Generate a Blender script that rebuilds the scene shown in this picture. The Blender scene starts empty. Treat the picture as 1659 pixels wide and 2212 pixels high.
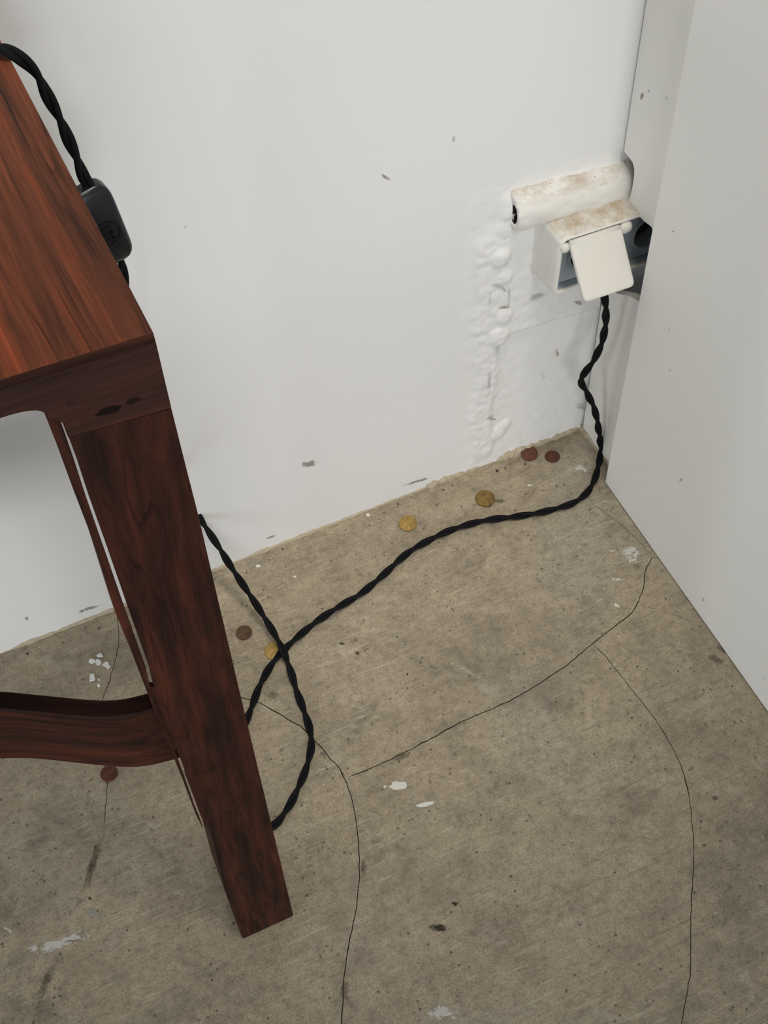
import bpy, bmesh, math, random
from mathutils import Vector, Matrix, noise
from mathutils.geometry import delaunay_2d_cdt

# ------------------------------------------------------------------ camera, world, lights, exposure
W, H, F = 1659.0, 2212.0, 2553.8
CAM = Vector((-0.5837, -0.7971, 1.1874))
PITCH, YAW, ROLL = 0.95417, 0.36510, -0.07085
fwd = Vector((math.sin(YAW)*math.cos(PITCH), math.cos(YAW)*math.cos(PITCH), -math.sin(PITCH)))
r0 = Vector((math.cos(YAW), -math.sin(YAW), 0)); u0 = r0.cross(fwd)
RV = r0*math.cos(ROLL) + u0*math.sin(ROLL); UV = -r0*math.sin(ROLL) + u0*math.cos(ROLL)
scene = bpy.context.scene
C = scene.collection
cam_d = bpy.data.cameras.new('camera'); cam = bpy.data.objects.new('camera', cam_d); C.objects.link(cam)
m = Matrix((RV, UV, -fwd)).transposed().to_4x4(); m.translation = CAM
cam.matrix_world = m
cam_d.sensor_fit = 'VERTICAL'; cam_d.sensor_height = 24.0; cam_d.lens = 24.0*F/H
cam_d.clip_start = 0.02; cam_d.clip_end = 50
scene.camera = cam

world = bpy.data.worlds.new('room_light'); scene.world = world; world.use_nodes = True
bg = world.node_tree.nodes['Background']; bg.inputs[0].default_value = (0.86, 0.93, 1.0, 1); bg.inputs[1].default_value = 0.05

def area(name, loc, target, sx, sy, power, col):
    d = bpy.data.lights.new(name, 'AREA'); d.shape = 'RECTANGLE'; d.size = sx; d.size_y = sy
    d.energy = power; d.color = col
    o = bpy.data.objects.new(name, d); C.objects.link(o); o.location = loc
    o.rotation_euler = (Vector(target)-Vector(loc)).to_track_quat('-Z', 'Y').to_euler()
    return o
def spot(name, loc, target, power, size, radius, col):
    d = bpy.data.lights.new(name, 'SPOT'); d.energy = power; d.spot_size = math.radians(size); d.spot_blend = 1.0; d.shadow_soft_size = radius; d.color = col
    o = bpy.data.objects.new(name, d); C.objects.link(o); o.location = loc
    o.rotation_euler = (Vector(target)-Vector(loc)).to_track_quat('-Z', 'Y').to_euler()
spot('ceiling_spotlight', (-0.22, -0.48, 2.8), (-0.36, 0.08, 0), 112, 29, 0.22, (1.0, 0.94, 0.84))
spot('ceiling_spotlight', (-0.30, -1.90, 2.80), (-0.40, 0, 0.75), 45, 40, 0.30, (1.0, 0.95, 0.88))
area('front_fill_light', (-0.9, -4.2, 0.95), (-0.4, 0, 0.6), 2.2, 1.5, 68, (0.97, 0.98, 1.0))  # unseen broad source added for low frontal light on the wall
area('side_window_light', (-3.6, -1.6, 1.0), (-0.3, -0.3, 0.5), 1.4, 1.4, 38, (0.88, 0.95, 1.0))

scene.view_settings.view_transform = 'Standard'; scene.view_settings.look = 'None'
scene.view_settings.exposure = 0.0; scene.view_settings.gamma = 1.0
scene.view_settings.use_curve_mapping = False

# ------------------------------------------------------------------ helpers
def ray(px): return fwd + RV*((px[0]-W/2)/F) - UV*((px[1]-H/2)/F)
def at(px, axis, v):
    """point of the plane axis = v seen at a measured place of the photograph"""
    d = ray(px); return CAM + d*((v-CAM[axis])/d[axis])
def on_plane(px, p0, n):
    d = ray(px); return CAM + d*((p0-CAM).dot(n)/d.dot(n))
random.seed(7)
def nz(p, s=1.0, seed=0.0): return noise.noise(Vector((p[0]*s+seed, p[1]*s+seed*1.7, p[2]*s-seed)))

def mesh_obj(name, verts, faces, mat, parent=None, loc=None, smooth=False, mat_ids=None):
    base = Vector(loc) if loc is not None else (parent.matrix_world.translation if parent else Vector((0, 0, 0)))
    if parent and loc is None: base = parent['_base_v'] if '_base_v' in parent else parent.location
    base = Vector(base)
    me = bpy.data.meshes.new(name); me.from_pydata([tuple(Vector(v)-base) for v in verts], [], faces)
    mats = mat if isinstance(mat, (list, tuple)) else [mat]
    for mm in mats: me.materials.append(mm)
    if mat_ids:
        for p, i in zip(me.polygons, mat_ids): p.material_index = i
    if smooth:
        for p in me.polygons: p.use_smooth = True
    bm = bmesh.new(); bm.from_mesh(me); bmesh.ops.recalc_face_normals(bm, faces=bm.faces); bm.to_mesh(me); bm.free()
    o = bpy.data.objects.new(name, me); C.objects.link(o)
    if parent:
        o.parent = parent
        pb = BASE.get(parent.name, Vector((0, 0, 0)))
        o.location = base - pb
    else: o.location = base
    BASE[o.name] = base
    return o
BASE = {}
def thing(name, label, cat, loc, group=None):
    o = bpy.data.objects.new(name, None); C.objects.link(o); o.location = loc; o.empty_display_size = 0.02
    BASE[o.name] = Vector(loc)
    tag(o, label, cat, group); return o
def tag(o, label, cat, group=None):
    o['label'] = label; o['category'] = cat
    if group: o['group'] = group
    return o
def struct(o, label=None):
    o['kind'] = 'structure'
    if label: o['label'] = label
    return o
def part(name, verts, faces, mat, parent, smooth=False, **k):
    return mesh_obj(name, verts, faces, mat, parent, loc=BASE[parent.name], smooth=smooth, **k)

def loft(loops, cap0=True, cap1=True):
    n = len(loops[0]); V = [v for l in loops for v in l]; Fs = []
    for i in range(len(loops)-1):
        for j in range(n):
            a = i*n+j; b = i*n+(j+1) % n; Fs.append((a, b, b+n, a+n))
    if cap0: Fs.append(tuple(range(n)))
    if cap1: Fs.append(tuple(range((len(loops)-1)*n, len(loops)*n)))
    return V, Fs
def merge(parts):
    V, Fs = [], []
    for v, f in parts:
        o = len(V); V += list(v); Fs += [tuple(i+o for i in ff) for ff in f]
    return V, Fs
def rrect(u0, u1, v0, v1, r, seg=6):
    out = []
    for cx, cy, a0 in ((u1-r, v1-r, 0), (u0+r, v1-r, 90), (u0+r, v0+r, 180), (u1-r, v0+r, 270)):
        for k in range(seg+1):
            a = math.radians(a0+90*k/seg); out.append((cx+r*math.cos(a), cy+r*math.sin(a)))
    return out
def bevel(o, w, seg=2, angle=35):
    md = o.modifiers.new('bevel', 'BEVEL'); md.width = w; md.segments = seg; md.limit_method = 'ANGLE'; md.angle_limit = math.radians(angle)
    for p in o.data.polygons: p.use_smooth = True
    o.data.set_sharp_from_angle(angle=math.radians(35)) if hasattr(o.data, 'set_sharp_from_angle') else None
    return o
def box(x0, x1, y0, y1, z0, z1):
    V = [(x0, y0, z0), (x1, y0, z0), (x1, y1, z0), (x0, y1, z0), (x0, y0, z1), (x1, y0, z1), (x1, y1, z1), (x0, y1, z1)]
    return V, [(0, 3, 2, 1), (4, 5, 6, 7), (0, 1, 5, 4), (1, 2, 6, 5), (2, 3, 7, 6), (3, 0, 4, 7)]
def catmull(P, step):
    P = [Vector(p) for p in P]; out = []
    Q = [P[0]*2-P[1]] + P + [P[-1]*2-P[-2]]
    for i in range(1, len(Q)-2):
        a, b, c, d = Q[i-1:i+3]
        n = max(2, int((c-b).length/step))
        def kn(p, q, t): return t + max((q-p).length, 1e-6)**0.5
        t0 = 0; t1 = kn(a, b, t0); t2 = kn(b, c, t1); t3 = kn(c, d, t2)
        for k in range(n):
            t = t1+(t2-t1)*k/n
            A1 = a*((t1-t)/(t1-t0))+b*((t-t0)/(t1-t0)); A2 = b*((t2-t)/(t2-t1))+c*((t-t1)/(t2-t1)); A3 = c*((t3-t)/(t3-t2))+d*((t-t2)/(t3-t2))
            B1 = A1*((t2-t)/(t2-t0))+A2*((t-t0)/(t2-t0)); B2 = A2*((t3-t)/(t3-t1))+A3*((t-t1)/(t3-t1))
            out.append(B1*((t2-t)/(t2-t1))+B2*((t-t1)/(t2-t1)))
    out.append(P[-1]); return out
def sweep(path, r, n=10):
    loops = []; T0 = None; N = None
    for i, p in enumerate(path):
        t = (path[min(i+1, len(path)-1)]-path[max(i-1, 0)]).normalized()
        if N is None: N = t.orthogonal().normalized()
        else: N = (N - t*N.dot(t)).normalized()
        B = t.cross(N)
        loops.append([p+N*(r*math.cos(2*math.pi*k/n))+B*(r*math.sin(2*math.pi*k/n)) for k in range(n)])
    return loft(loops)

# ------------------------------------------------------------------ materials
class NT:
    def __init__(s, name):
        s.m = bpy.data.materials.new(name); s.m.use_nodes = True; s.t = s.m.node_tree; s.b = s.t.nodes['Principled BSDF']; s.out = s.t.nodes['Material Output']
        s.geo = s.n('ShaderNodeTexCoord')
    def n(s, typ, **k):
        o = s.t.nodes.new(typ)
        for a, v in k.items(): setattr(o, a, v)
        return o
    def l(s, a, b): s.t.links.new(a, b)
    def mapping(s, scale=(1, 1, 1), rot=(0, 0, 0), loc=(0, 0, 0), src=None):
        mp = s.n('ShaderNodeMapping'); mp.inputs['Scale'].default_value = scale; mp.inputs['Rotation'].default_value = rot; mp.inputs['Location'].default_value = loc
        s.l(src or s.geo.outputs['Object'], mp.inputs[0]); return mp.outputs[0]
    def noise(s, scale, detail=4, rough=.55, vec=None, dist=0.0):
        o = s.n('ShaderNodeTexNoise'); o.inputs['Scale'].default_value = scale; o.inputs['Detail'].default_value = detail
        o.inputs['Roughness'].default_value = rough; o.inputs['Distortion'].default_value = dist
        s.l(vec or s.geo.outputs['Object'], o.inputs['Vector']); return o.outputs['Fac']
    def vor(s, scale, vec=None, feature='F1'):
        o = s.n('ShaderNodeTexVoronoi', feature=feature); o.inputs['Scale'].default_value = scale
        s.l(vec or s.geo.outputs['Object'], o.inputs['Vector']); return o.outputs['Distance']
    def ramp(s, fac, stops, interp='LINEAR'):
        o = s.n('ShaderNodeValToRGB'); o.color_ramp.interpolation = interp; e = o.color_ramp.elements
        while len(e) < len(stops): e.new(.5)
        for k, (p, c) in zip(e, stops):
            k.position = p; k.color = (c, c, c, 1) if isinstance(c, (int, float)) else (*c, 1)
        s.l(fac, o.inputs[0]); return o.outputs[0]
    def mix(s, fac, a, b, mode='MIX'):
        o = s.n('ShaderNodeMix', data_type='RGBA', blend_type=mode)
        for sock, v in ((o.inputs[0], fac), (o.inputs[6], a), (o.inputs[7], b)):
            if hasattr(v, 'is_linked') or hasattr(v, 'links'): s.l(v, sock)
            elif isinstance(v, (int, float)): sock.default_value = v if sock == o.inputs[0] else (v, v, v, 1)
            else: sock.default_value = (*v, 1)
        return o.outputs[2]
    def math(s, op, a, b=0.0, clamp=False):
        o = s.n('ShaderNodeMath', operation=op, use_clamp=clamp)
        for sock, v in ((o.inputs[0], a), (o.inputs[1], b)):
            if isinstance(v, (int, float)): sock.default_value = v
            else: s.l(v, sock)
        return o.outputs[0]
    def col(s, c):
        if isinstance(c, (tuple, list)): s.b.inputs['Base Color'].default_value = (*c, 1)
        else: s.l(c, s.b.inputs['Base Color'])
    def rough(s, r):
        if isinstance(r, (int, float)): s.b.inputs['Roughness'].default_value = r
        else: s.l(r, s.b.inputs['Roughness'])
    def spec(s, v): s.b.inputs['Specular IOR Level'].default_value = v
    def metal(s, v): s.b.inputs['Metallic'].default_value = v
    def bump(s, h, strength=.3, dist=.001):
        o = s.n('ShaderNodeBump'); o.inputs['Strength'].default_value = strength; o.inputs['Distance'].default_value = dist
        s.l(h, o.inputs['Height']); s.l(o.outputs[0], s.b.inputs['Normal'])

def lin(r, g, b): return tuple(((c/255)/12.92 if c/255 <= .04045 else ((c/255+.055)/1.055)**2.4) for c in (r, g, b))

def mat_floor():
    t = NT('concrete')
    big = t.noise(2.6, 5, .55); mid = t.noise(14, 8, .72); mid2 = t.noise(34, 6, .7, t.mapping(loc=(7, 3, 1))); fine = t.noise(120, 6, .75); grit = t.noise(520, 3, .65)
    c = t.ramp(big, [(.34, lin(150, 138, 117)), (.5, lin(162, 149, 126)), (.66, lin(156, 148, 134))])
    c = t.mix(t.ramp(mid, [(.34, .8), (.5, 0.0)]), c, lin(128, 118, 102))
    c = t.mix(t.ramp(mid2, [(.52, 0.0), (.72, .55)]), c, lin(184, 172, 150))
    c = t.mix(t.ramp(mid2, [(.30, .55), (.45, 0.0)]), c, lin(120, 112, 98))
    c = t.mix(1.0, c, t.ramp(fine, [(.28, .55), (.46, 1.0), (.74, 1.28)]), 'MULTIPLY')
    c = t.mix(1.0, c, t.ramp(grit, [(.3, .66), (.5, 1.0), (.7, 1.22)]), 'MULTIPLY')
    zone = t.noise(2.6, 2, .5, t.mapping(loc=(3, 5, 1))); brk = t.noise(40, 4, .6, t.mapping(loc=(2, 8, 1)))
    # pale trowel scratches in short runs
    for (sx, sy, rz, lo, hi, amt, off) in ((20, 300, .36, .60, .70, .8, 0), (26, 360, .52, .61, .71, .8, 4), (16, 280, -.04, .61, .71, .6, 9), (50, 460, -.7, .63, .72, .7, 2)):
        sc = t.noise(1.0, 3, .5, t.mapping((sx, sy, 1), (0, 0, rz), (off, off, 0)))
        sm_ = t.math('MULTIPLY', t.ramp(sc, [(lo, 0.0), (hi, amt*.6)]), t.ramp(t.math('ADD', t.math('MULTIPLY', zone, .6), t.math('MULTIPLY', brk, .4)), [(.46, 0.0), (.58, 1.0)]))
        c = t.mix(sm_, c, lin(196, 186, 166))
    sc2 = t.noise(1.0, 4, .6, t.mapping((12, 230, 1), (0, 0, -.05), (5, 1, 0)))
    c = t.mix(t.math('MULTIPLY', t.ramp(sc2, [(.56, 0.0), (.70, .5)]), t.ramp(zone, [(.4, .9), (.55, .25)])), c, lin(112, 103, 90))
    # dark pits and pale grains
    pv = t.vor(110); pm = t.math('MULTIPLY', t.ramp(pv, [(.08, 1.0), (.2, 0.0)]), t.ramp(t.noise(38, 3), [(.47, 0.0), (.57, .85)]))
    c = t.mix(pm, c, lin(78, 68, 58))
    pv2 = t.vor(42, t.mapping(loc=(6, 1.7, 3))); pm2 = t.math('MULTIPLY', t.ramp(pv2, [(.03, 1.0), (.075, 0.0)]), t.ramp(t.noise(15, 2, .5, t.mapping(loc=(1, 7, 4))), [(.54, 0.0), (.62, .85)]))
    c = t.mix(pm2, c, lin(70, 60, 50))
    gv = t.vor(70, t.mapping(loc=(2.3, 1.1, .4))); gm = t.math('MULTIPLY', t.ramp(gv, [(.03, 1.0), (.08, 0.0)]), t.ramp(t.noise(21, 2, .5, t.mapping(loc=(9, 2, 0))), [(.55, 0.0), (.62, .9)]))
    c = t.mix(gm, c, lin(214, 206, 190))
    dk = t.noise(6, 7, .72, t.mapping(loc=(4, 1, 6))); c = t.mix(t.ramp(dk, [(.52, 0.0), (.72, .65)]), c, lin(104, 95, 83))
    dk2 = t.noise(19, 7, .75, t.mapping(loc=(14, 3, 6))); c = t.mix(t.ramp(dk2, [(.55, 0.0), (.70, .55)]), c, lin(108, 100, 88))
    t.col(c); t.rough(t.ramp(mid, [(.3, .66), (.7, .52)])); t.spec(.3)
    t.bump(t.math('ADD', t.math('ADD', fine, t.math('MULTIPLY', grit, .4)), t.math('MULTIPLY', pm, -1.2)), .3, .0012)
    return t.m
def mat_plain(name, c, rough=.6, spec=.4, metal=0.0):
    t = NT(name); t.col(c); t.rough(rough); t.spec(spec); t.metal(metal); return t.m
def mat_wall(name, c, smudge=.5):
    t = NT(name)
    a = t.noise(2.4, 4, .5); b = t.noise(38, 5, .6)
    cc = t.mix(t.ramp(a, [(.3, 0.0), (.7, smudge)]), c, tuple(x*f for x, f in zip(c, (.94, .95, .97))))
    cc = t.mix(t.ramp(b, [(.62, 0.0), (.8, .25)]), cc, tuple(x*.86 for x in c))
    sp = t.vor(26); sm = t.math('MULTIPLY', t.ramp(sp, [(.02, 1.0), (.045, 0.0)]), t.ramp(t.noise(11, 2), [(.6, 0.0), (.68, .7)]))
    cc = t.mix(sm, cc, lin(140, 138, 132))
    t.col(cc); t.rough(.55); t.spec(.3)
    t.bump(t.math('ADD', t.noise(60, 4), t.math('MULTIPLY', t.noise(8, 3), 2.0)), .12, .001)
    return t.m
def mat_plaster(name, c, dust=0.0):
    """thick white paint; brown dust lies on what faces up"""
    t = NT(name)
    a = t.noise(30, 6, .65); b = t.noise(140, 4, .6)
    cc = t.mix(t.ramp(a, [(.58, 0.0), (.74, .35)]), c, lin(206, 207, 209))
    cc = t.mix(t.ramp(b, [(.68, 0.0), (.78, .25)]), cc, lin(170, 163, 150))
    if dust:
        g = t.n('ShaderNodeNewGeometry'); sx = t.n('ShaderNodeSeparateXYZ'); t.l(g.outputs['Normal'], sx.inputs[0])
        up = t.ramp(sx.outputs[2], [(.45, 0.0), (.85, 1.0)])
        dm = t.math('MULTIPLY', up, t.ramp(t.noise(34, 6, .7, t.mapping(loc=(1, 2, 3))), [(.38, 0.0), (.66, dust)]))
        cc = t.mix(dm, cc, lin(176, 158, 132))
        sp = t.math('MULTIPLY', up, t.ramp(t.noise(420, 2), [(.64, 0.0), (.72, .7)])); cc = t.mix(sp, cc, lin(110, 92, 72))
    t.col(cc); t.rough(.5); t.spec(.35); t.bump(t.math('ADD', a, t.math('MULTIPLY', b, .4)), .3, .0015)
    return t.m
def mat_wood(name, rot, stretch, loc, pal, rough=.33, ring=55, fig=.6):
    """rosewood: grain runs along local X of the rotated coordinates"""
    t = NT(name)
    v = t.mapping((1, 1, 1), rot, loc)
    def st(s, l=(0, 0, 0)): return t.mapping((s, 1, 1), (0, 0, 0), l, v)
    wob = t.noise(9, 3, .5, st(.35)); 
    dv = t.n('ShaderNodeVectorMath', operation='ADD'); cv = t.n('ShaderNodeCombineXYZ')
    t.l(t.math('MULTIPLY', t.math('SUBTRACT', wob, .5), .05*fig), cv.inputs[1]); t.l(t.math('MULTIPLY', t.math('SUBTRACT', wob, .5), .05*fig), cv.inputs[2])
    t.l(v, dv.inputs[0]); t.l(cv.outputs[0], dv.inputs[1])
    w = t.mapping((stretch, 1, 1), (0, 0, 0), (0, 0, 0), dv.outputs[0])
    g1 = t.noise(ring, 5, .6, w); g2 = t.noise(ring*3.4, 4, .6, w); g3 = t.noise(ring*11, 3, .6, t.mapping((stretch*.6, 1, 1), (0, 0, 0), (1, 2, 3), dv.outputs[0]))
    blot = t.noise(7, 3, .5, st(.5, (5, 5, 5)))
    c = t.ramp(g1, [(.3, pal[0]), (.46, pal[1]), (.6, pal[2]), (.75, pal[3])])
    c = t.mix(t.ramp(g2, [(.5, 0.0), (.68, .55)]), c, pal[0])
    c = t.mix(1.0, c, t.ramp(g3, [(.3, .78), (.55, 1.0), (.75, 1.15)]), 'MULTIPLY')
    c = t.mix(t.ramp(blot, [(.5, 0.0), (.75, .5)]), c, pal[1])
    c = t.mix(t.ramp(g1, [(.24, .85), (.37, 0.0)]), c, (.012, .007, .006))
    # dark growth lines: contours of a drawn-out noise
    gl = t.noise(16, 3, .45, t.mapping((stretch*2.2, 1, 1), (0, 0, 0), (2, 7, 4), dv.outputs[0]))
    fr_ = t.math('FRACT', t.math('MULTIPLY', gl, 17.0))
    brk = t.ramp(t.noise(30, 3, .6, st(.3, (8, 1, 3))), [(.4, 0.0), (.6, 1.0)])
    c = t.mix(t.math('MULTIPLY', t.ramp(fr_, [(.0, .75), (.10, .55), (.24, 0.0)]), brk), c, (.010, .006, .005))
    t.col(c); t.rough(t.ramp(g2, [(.3, rough+.08), (.7, rough+.2)])); t.spec(.08)
    t.bump(t.math('ADD', g3, g2), .12, .0004)
    return t.m

M = {}
M['floor'] = mat_floor()
M['crack'] = mat_plain('crack_dirt', lin(58, 54, 50), .9, .1)
M['wall'] = mat_wall('white_wall_paint', (.80, .795, .78))
M['board'] = mat_wall('white_board_paint', (.86, .842, .80), .3)
M['plaster'] = mat_plaster('thick_white_paint', (.80, .795, .775))
M['dusty'] = mat_plaster('dusty_white_paint', (.75, .735, .69), .95)
M['cream'] = mat_plaster('cream_paint', (.70, .68, .615))
M['rubble'] = mat_plaster('crumbly_plaster', lin(178, 165, 142))
M['socket'] = mat_plain('grey_socket_plastic', lin(150, 158, 165), .5)
M['dark'] = mat_plain('dark_cavity', lin(48, 44, 40), .8, .1)  # shade inside the holes put into the colour; some crumbs share it
M['cord'] = mat_plain('black_textile', (.005, .005, .006), .8, .15)
M['bakelite'] = mat_plain('black_bakelite', (.008, .010, .014), .24, .35)
M['emblem'] = mat_plain('emblem_black', (.003, .003, .003), .5, .2)
M['flake'] = mat_plain('white_flake', (.8, .8, .77), .7)
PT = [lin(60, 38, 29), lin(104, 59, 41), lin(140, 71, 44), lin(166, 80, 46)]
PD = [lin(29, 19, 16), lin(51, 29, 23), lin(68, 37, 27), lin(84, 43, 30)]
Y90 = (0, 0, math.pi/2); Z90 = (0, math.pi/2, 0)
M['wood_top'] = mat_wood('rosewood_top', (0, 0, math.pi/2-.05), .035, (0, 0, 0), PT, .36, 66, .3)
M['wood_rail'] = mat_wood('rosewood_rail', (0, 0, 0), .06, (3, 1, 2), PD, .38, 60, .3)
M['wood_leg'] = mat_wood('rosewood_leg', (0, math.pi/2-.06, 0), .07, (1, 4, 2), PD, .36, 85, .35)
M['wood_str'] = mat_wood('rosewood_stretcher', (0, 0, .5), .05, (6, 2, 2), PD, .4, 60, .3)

# ------------------------------------------------------------------ floor with real cracks
cracks = [
 ([(1411,1200),(1393,1235),(1390,1270),(1380,1300),(1365,1325),(1335,1347),(1282,1388),(1225,1437),(1160,1480),(1100,1515),(1000,1558),(900,1612),(820,1652),(750,1680)], .0013),
 ([(430,1496),(525,1507),(560,1518),(600,1540),(650,1570),(690,1610),(715,1640),(735,1662),(748,1690),(762,1730),(770,1780),(776,1840),(776,1900),(770,1960),(760,2010),(748,2070),(742,2120),(737,2260)], .0013),
 ([(1283,1392),(1310,1420),(1350,1470),(1385,1515),(1420,1560),(1450,1610),(1470,1650),(1485,1700),(1494,1760),(1499,1830),(1497,1900),(1493,1950),(1492,2010),(1492,2060),(1490,2110),(1480,2170),(1462,2260)], .0010),
 ([(1404,1196),(1390,1180),(1350,1140),(1310,1110),(1282,1090)], .0007),
 ([(253,1325),(257,1370),(256,1395),(248,1430),(237,1470),(222,1510),(216,1560),(222,1640),(232,1685),(230,1720),(228,1745),(224,1790)], .0010),
 ([(1380,1307),(1430,1318),(1500,1345)], .0005),
]
def floor_build():
    x0, x1, y0, y1 = -2.6, 0.12, -3.0, 0.004
    V = [Vector((x0, y0)), Vector((x1, y0)), Vector((x1, y1)), Vector((x0, y1))]; E = []; polys = [[0, 1, 2, 3]]; walls = []
    for px, w in cracks:
        P = [at(p, 2, 0).to_2d() for p in px]
        Q = []
        for a, b in zip(P[:-1], P[1:]):                      # finer, ragged line
            n = max(1, int((b-a).length/.006))
            for k in range(n):
                p = a.lerp(b, k/n)
                if Q: p = p + Vector((nz((p.x, p.y, 0), 160, 1), nz((p.x, p.y, 0), 160, 9)))*.0011
                Q.append(p)
        Q.append(P[-1])
        L, R = [], []
        for i in range(1, len(Q)-1):
            t = (Q[i+1]-Q[i-1]).normalized(); nn = Vector((-t.y, t.x)); ww = w*(.62+.5*abs(nz((Q[i].x, Q[i].y, 0), 60, 4)))*.5
            L.append(Q[i]+nn*ww); R.append(Q[i]-nn*ww)
        ring = [Q[0]] + R + [Q[-1]] + L[::-1]
        b = len(V); V += ring; polys.append(list(range(b, b+len(ring))))
    ov, oe, of, _, _, ofo = delaunay_2d_cdt(V, [], polys, 1, 1e-6)
    top = [f for f, o in zip(of, ofo) if not any(i > 0 for i in o)]
    bot = [f for f, o in zip(of, ofo) if any(i > 0 for i in o)]
    n = len(ov); verts = [(v.x, v.y, 0) for v in ov] + [(v.x, v.y, -.003) for v in ov]
    faces = list(top); ids = [0]*len(top)
    faces += [tuple(i+n for i in f) for f in bot]; ids += [1]*len(bot)
    ec = {}
    for f in bot:
        for i in range(len(f)):
            e = (f[i], f[(i+1) % len(f)]); k = tuple(sorted(e)); ec[k] = None if k in ec else e
    for e in ec.values():
        if e: faces.append((e[1], e[0], e[0]+n, e[1]+n)); ids.append(1)
    # underside so that the slab has thickness
    b = len(verts); verts += [(x0, y0, -.05), (x1, y0, -.05), (x1, y1, -.05), (x0, y1, -.05)]; faces.append((b+3, b+2, b+1, b)); ids.append(0)
    me = bpy.data.meshes.new('floor'); me.from_pydata(verts, [], faces); me.materials.append(M['floor']); me.materials.append(M['crack'])
    for p, i in zip(me.polygons, ids): p.material_index = i
    o = bpy.data.objects.new('floor', me); C.objects.link(o); BASE['floor'] = Vector((0, 0, 0))
    return struct(o, 'worn grey-brown concrete floor with branching cracks')
floor = floor_build()

def decal_mat(name, c, thr=.5, scale=60, strength=1.0, stretch=(1, 1, 1), rot=(0, 0, 0), soft=.10):
    t = NT(name); at_ = t.n('ShaderNodeAttribute', attribute_name='cover'); mp = t.mapping(stretch, rot)
    nn = t.math('ADD', t.noise(scale, 7, .68, mp), t.math('MULTIPLY', t.math('SUBTRACT', t.noise(scale*3.3, 4, .6, mp), .5), .35))
    f = t.math('MULTIPLY', t.ramp(t.math('ADD', nn, t.math('MULTIPLY', t.math('SUBTRACT', at_.outputs['Fac'], .62), .55)), [(thr, 0.0), (thr+soft, 1.0)]), strength)
    t.col(c); t.rough(.75); t.spec(.05); t.l(f, t.b.inputs['Alpha']); return t.m
def blotch(name, pts_world, parent, mat, normal, lift=.0003):
    """thin stain on a surface: centre vertex covers fully, the rim fades"""
    c = sum((Vector(p) for p in pts_world), Vector())/len(pts_world); n = Vector(normal)
    inner = [c.lerp(Vector(p), .55) for p in pts_world]
    V = [c]+inner+list(map(Vector, pts_world)); V = [v+n*lift for v in V]; k = len(pts_world); Fs = []
    for i in range(k):
        j = (i+1) % k; Fs += [(0, 1+i, 1+j), (1+i, 1+k+i, 1+k+j, 1+j)]
    o = part(name, V, Fs, mat, parent)
    a = o.data.attributes.new('cover', 'FLOAT', 'POINT')
    for i, d in enumerate(a.data): d.value = 1.0 if i == 0 else (.75 if i <= k else 0.0)
    return o
def ell(cx, cy, rx, ry, rot=0, n=14, j=.18, seed=0):
    out = []
    for k in range(n):
        a = 2*math.pi*k/n; r = 1+j*nz((math.cos(a)*1.3, math.sin(a)*1.3, seed), 1.7, seed*3.1+.37)*2
        x, y = rx*r*math.cos(a), ry*r*math.sin(a); out.append((cx+x*math.cos(rot)-y*math.sin(rot), cy+x*math.sin(rot)+y*math.cos(rot)))
    return out
d_paint = decal_mat('white_paint_smear', lin(210, 207, 198), .53, 120, .85)
d_solid = mat_plain('white_paint_drop', lin(222, 220, 212), .6, .3)
d_scr = decal_mat('paint_scrape', lin(196, 188, 170), .54, 90, .6, (.6, 5, 1), (0, 0, .5))
d_dark = decal_mat('dark_dirt', lin(62, 55, 48), .47, 120, .8, soft=.16)
d_faint = decal_mat('faint_brown', lin(92, 83, 72), .42, 70, .5, soft=.3)
d_dust = decal_mat('pale_dust', lin(170, 168, 162), .5, 80, .7)
def fl(name, pts, mat, lift=.0003): return blotch(name, [at(p, 2, 0) for p in pts], floor, mat, (0, 0, 1), lift)
for s, (e, mt) in enumerate([
    ((860,1697,19,9,-.1), d_solid), ((832,1699,3,3,0), d_solid), ((918,1738,20,5,-.18), d_solid), ((895,1716,20,5,.5), d_scr),
    ((1362,1196,30,30,.2), d_paint), ((1335,1252,26,6,.1), d_paint), ((1332,1308,7,3,.6), d_solid), ((1325,1190,10,4,0), d_paint),
    ((1255,1012,22,13,.2), d_paint), ((1200,1160,9,28,-.4), d_scr), ((1230,1190,6,20,-.4), d_scr), ((960,2188,55,24,.2), d_paint),
    ((1484,1932,13,14,0), d_scr), ((1645,1648,12,14,0), d_scr), ((678,2042,10,22,.1), d_scr), ((668,2002,6,10,.1), d_scr),
    ((740,1391,11,4,.2), d_dark), ((772,1412,8,6,.6), d_dark), ((880,1457,3,5,0), d_dark), ((194,1941,6,5,.5), d_dark), ((945,2003,34,14,.1), d_dark), ((982,1952,12,7,0), d_dark),
    ((1080,1082,20,7,.1), d_faint), ((1135,1002,8,8,0), d_faint), ((870,1632,28,14,-.4), d_faint), ((1545,1725,10,7,0), d_faint), ((1545,1425,26,14,.6), d_faint),  # first entry: faint darker streak right of the large brass coin
    ((1560,1400,22,12,.3), d_faint), ((345,1450,6,9,0), d_faint), ((785,1880,10,30,0), d_faint), ((745,2140,16,34,0), d_faint), ((1330,1450,9,5,0), d_faint), ((700,1630,14,10,.8), d_faint),
    ((558,1223,5,3,0), d_solid), ((598,1282,2,9,.1), d_scr), ((795,1112,4,4,0), d_solid), ((637,1246,3,2,0), d_solid), ((1144,1048,5,2,0), d_solid),
    ((1050,1490,60,16,.5), d_scr), ((1010,1450,70,9,.5), d_scr), ((590,1500,20,16,0), d_faint)]):
    fl('paint_spot' if mt in (d_paint, d_solid, d_scr) else 'dark_spot', ell(*e[:4], e[4], 14, .22, s*.77+.3), mt, .0002+.00001*(s % 7))
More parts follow.
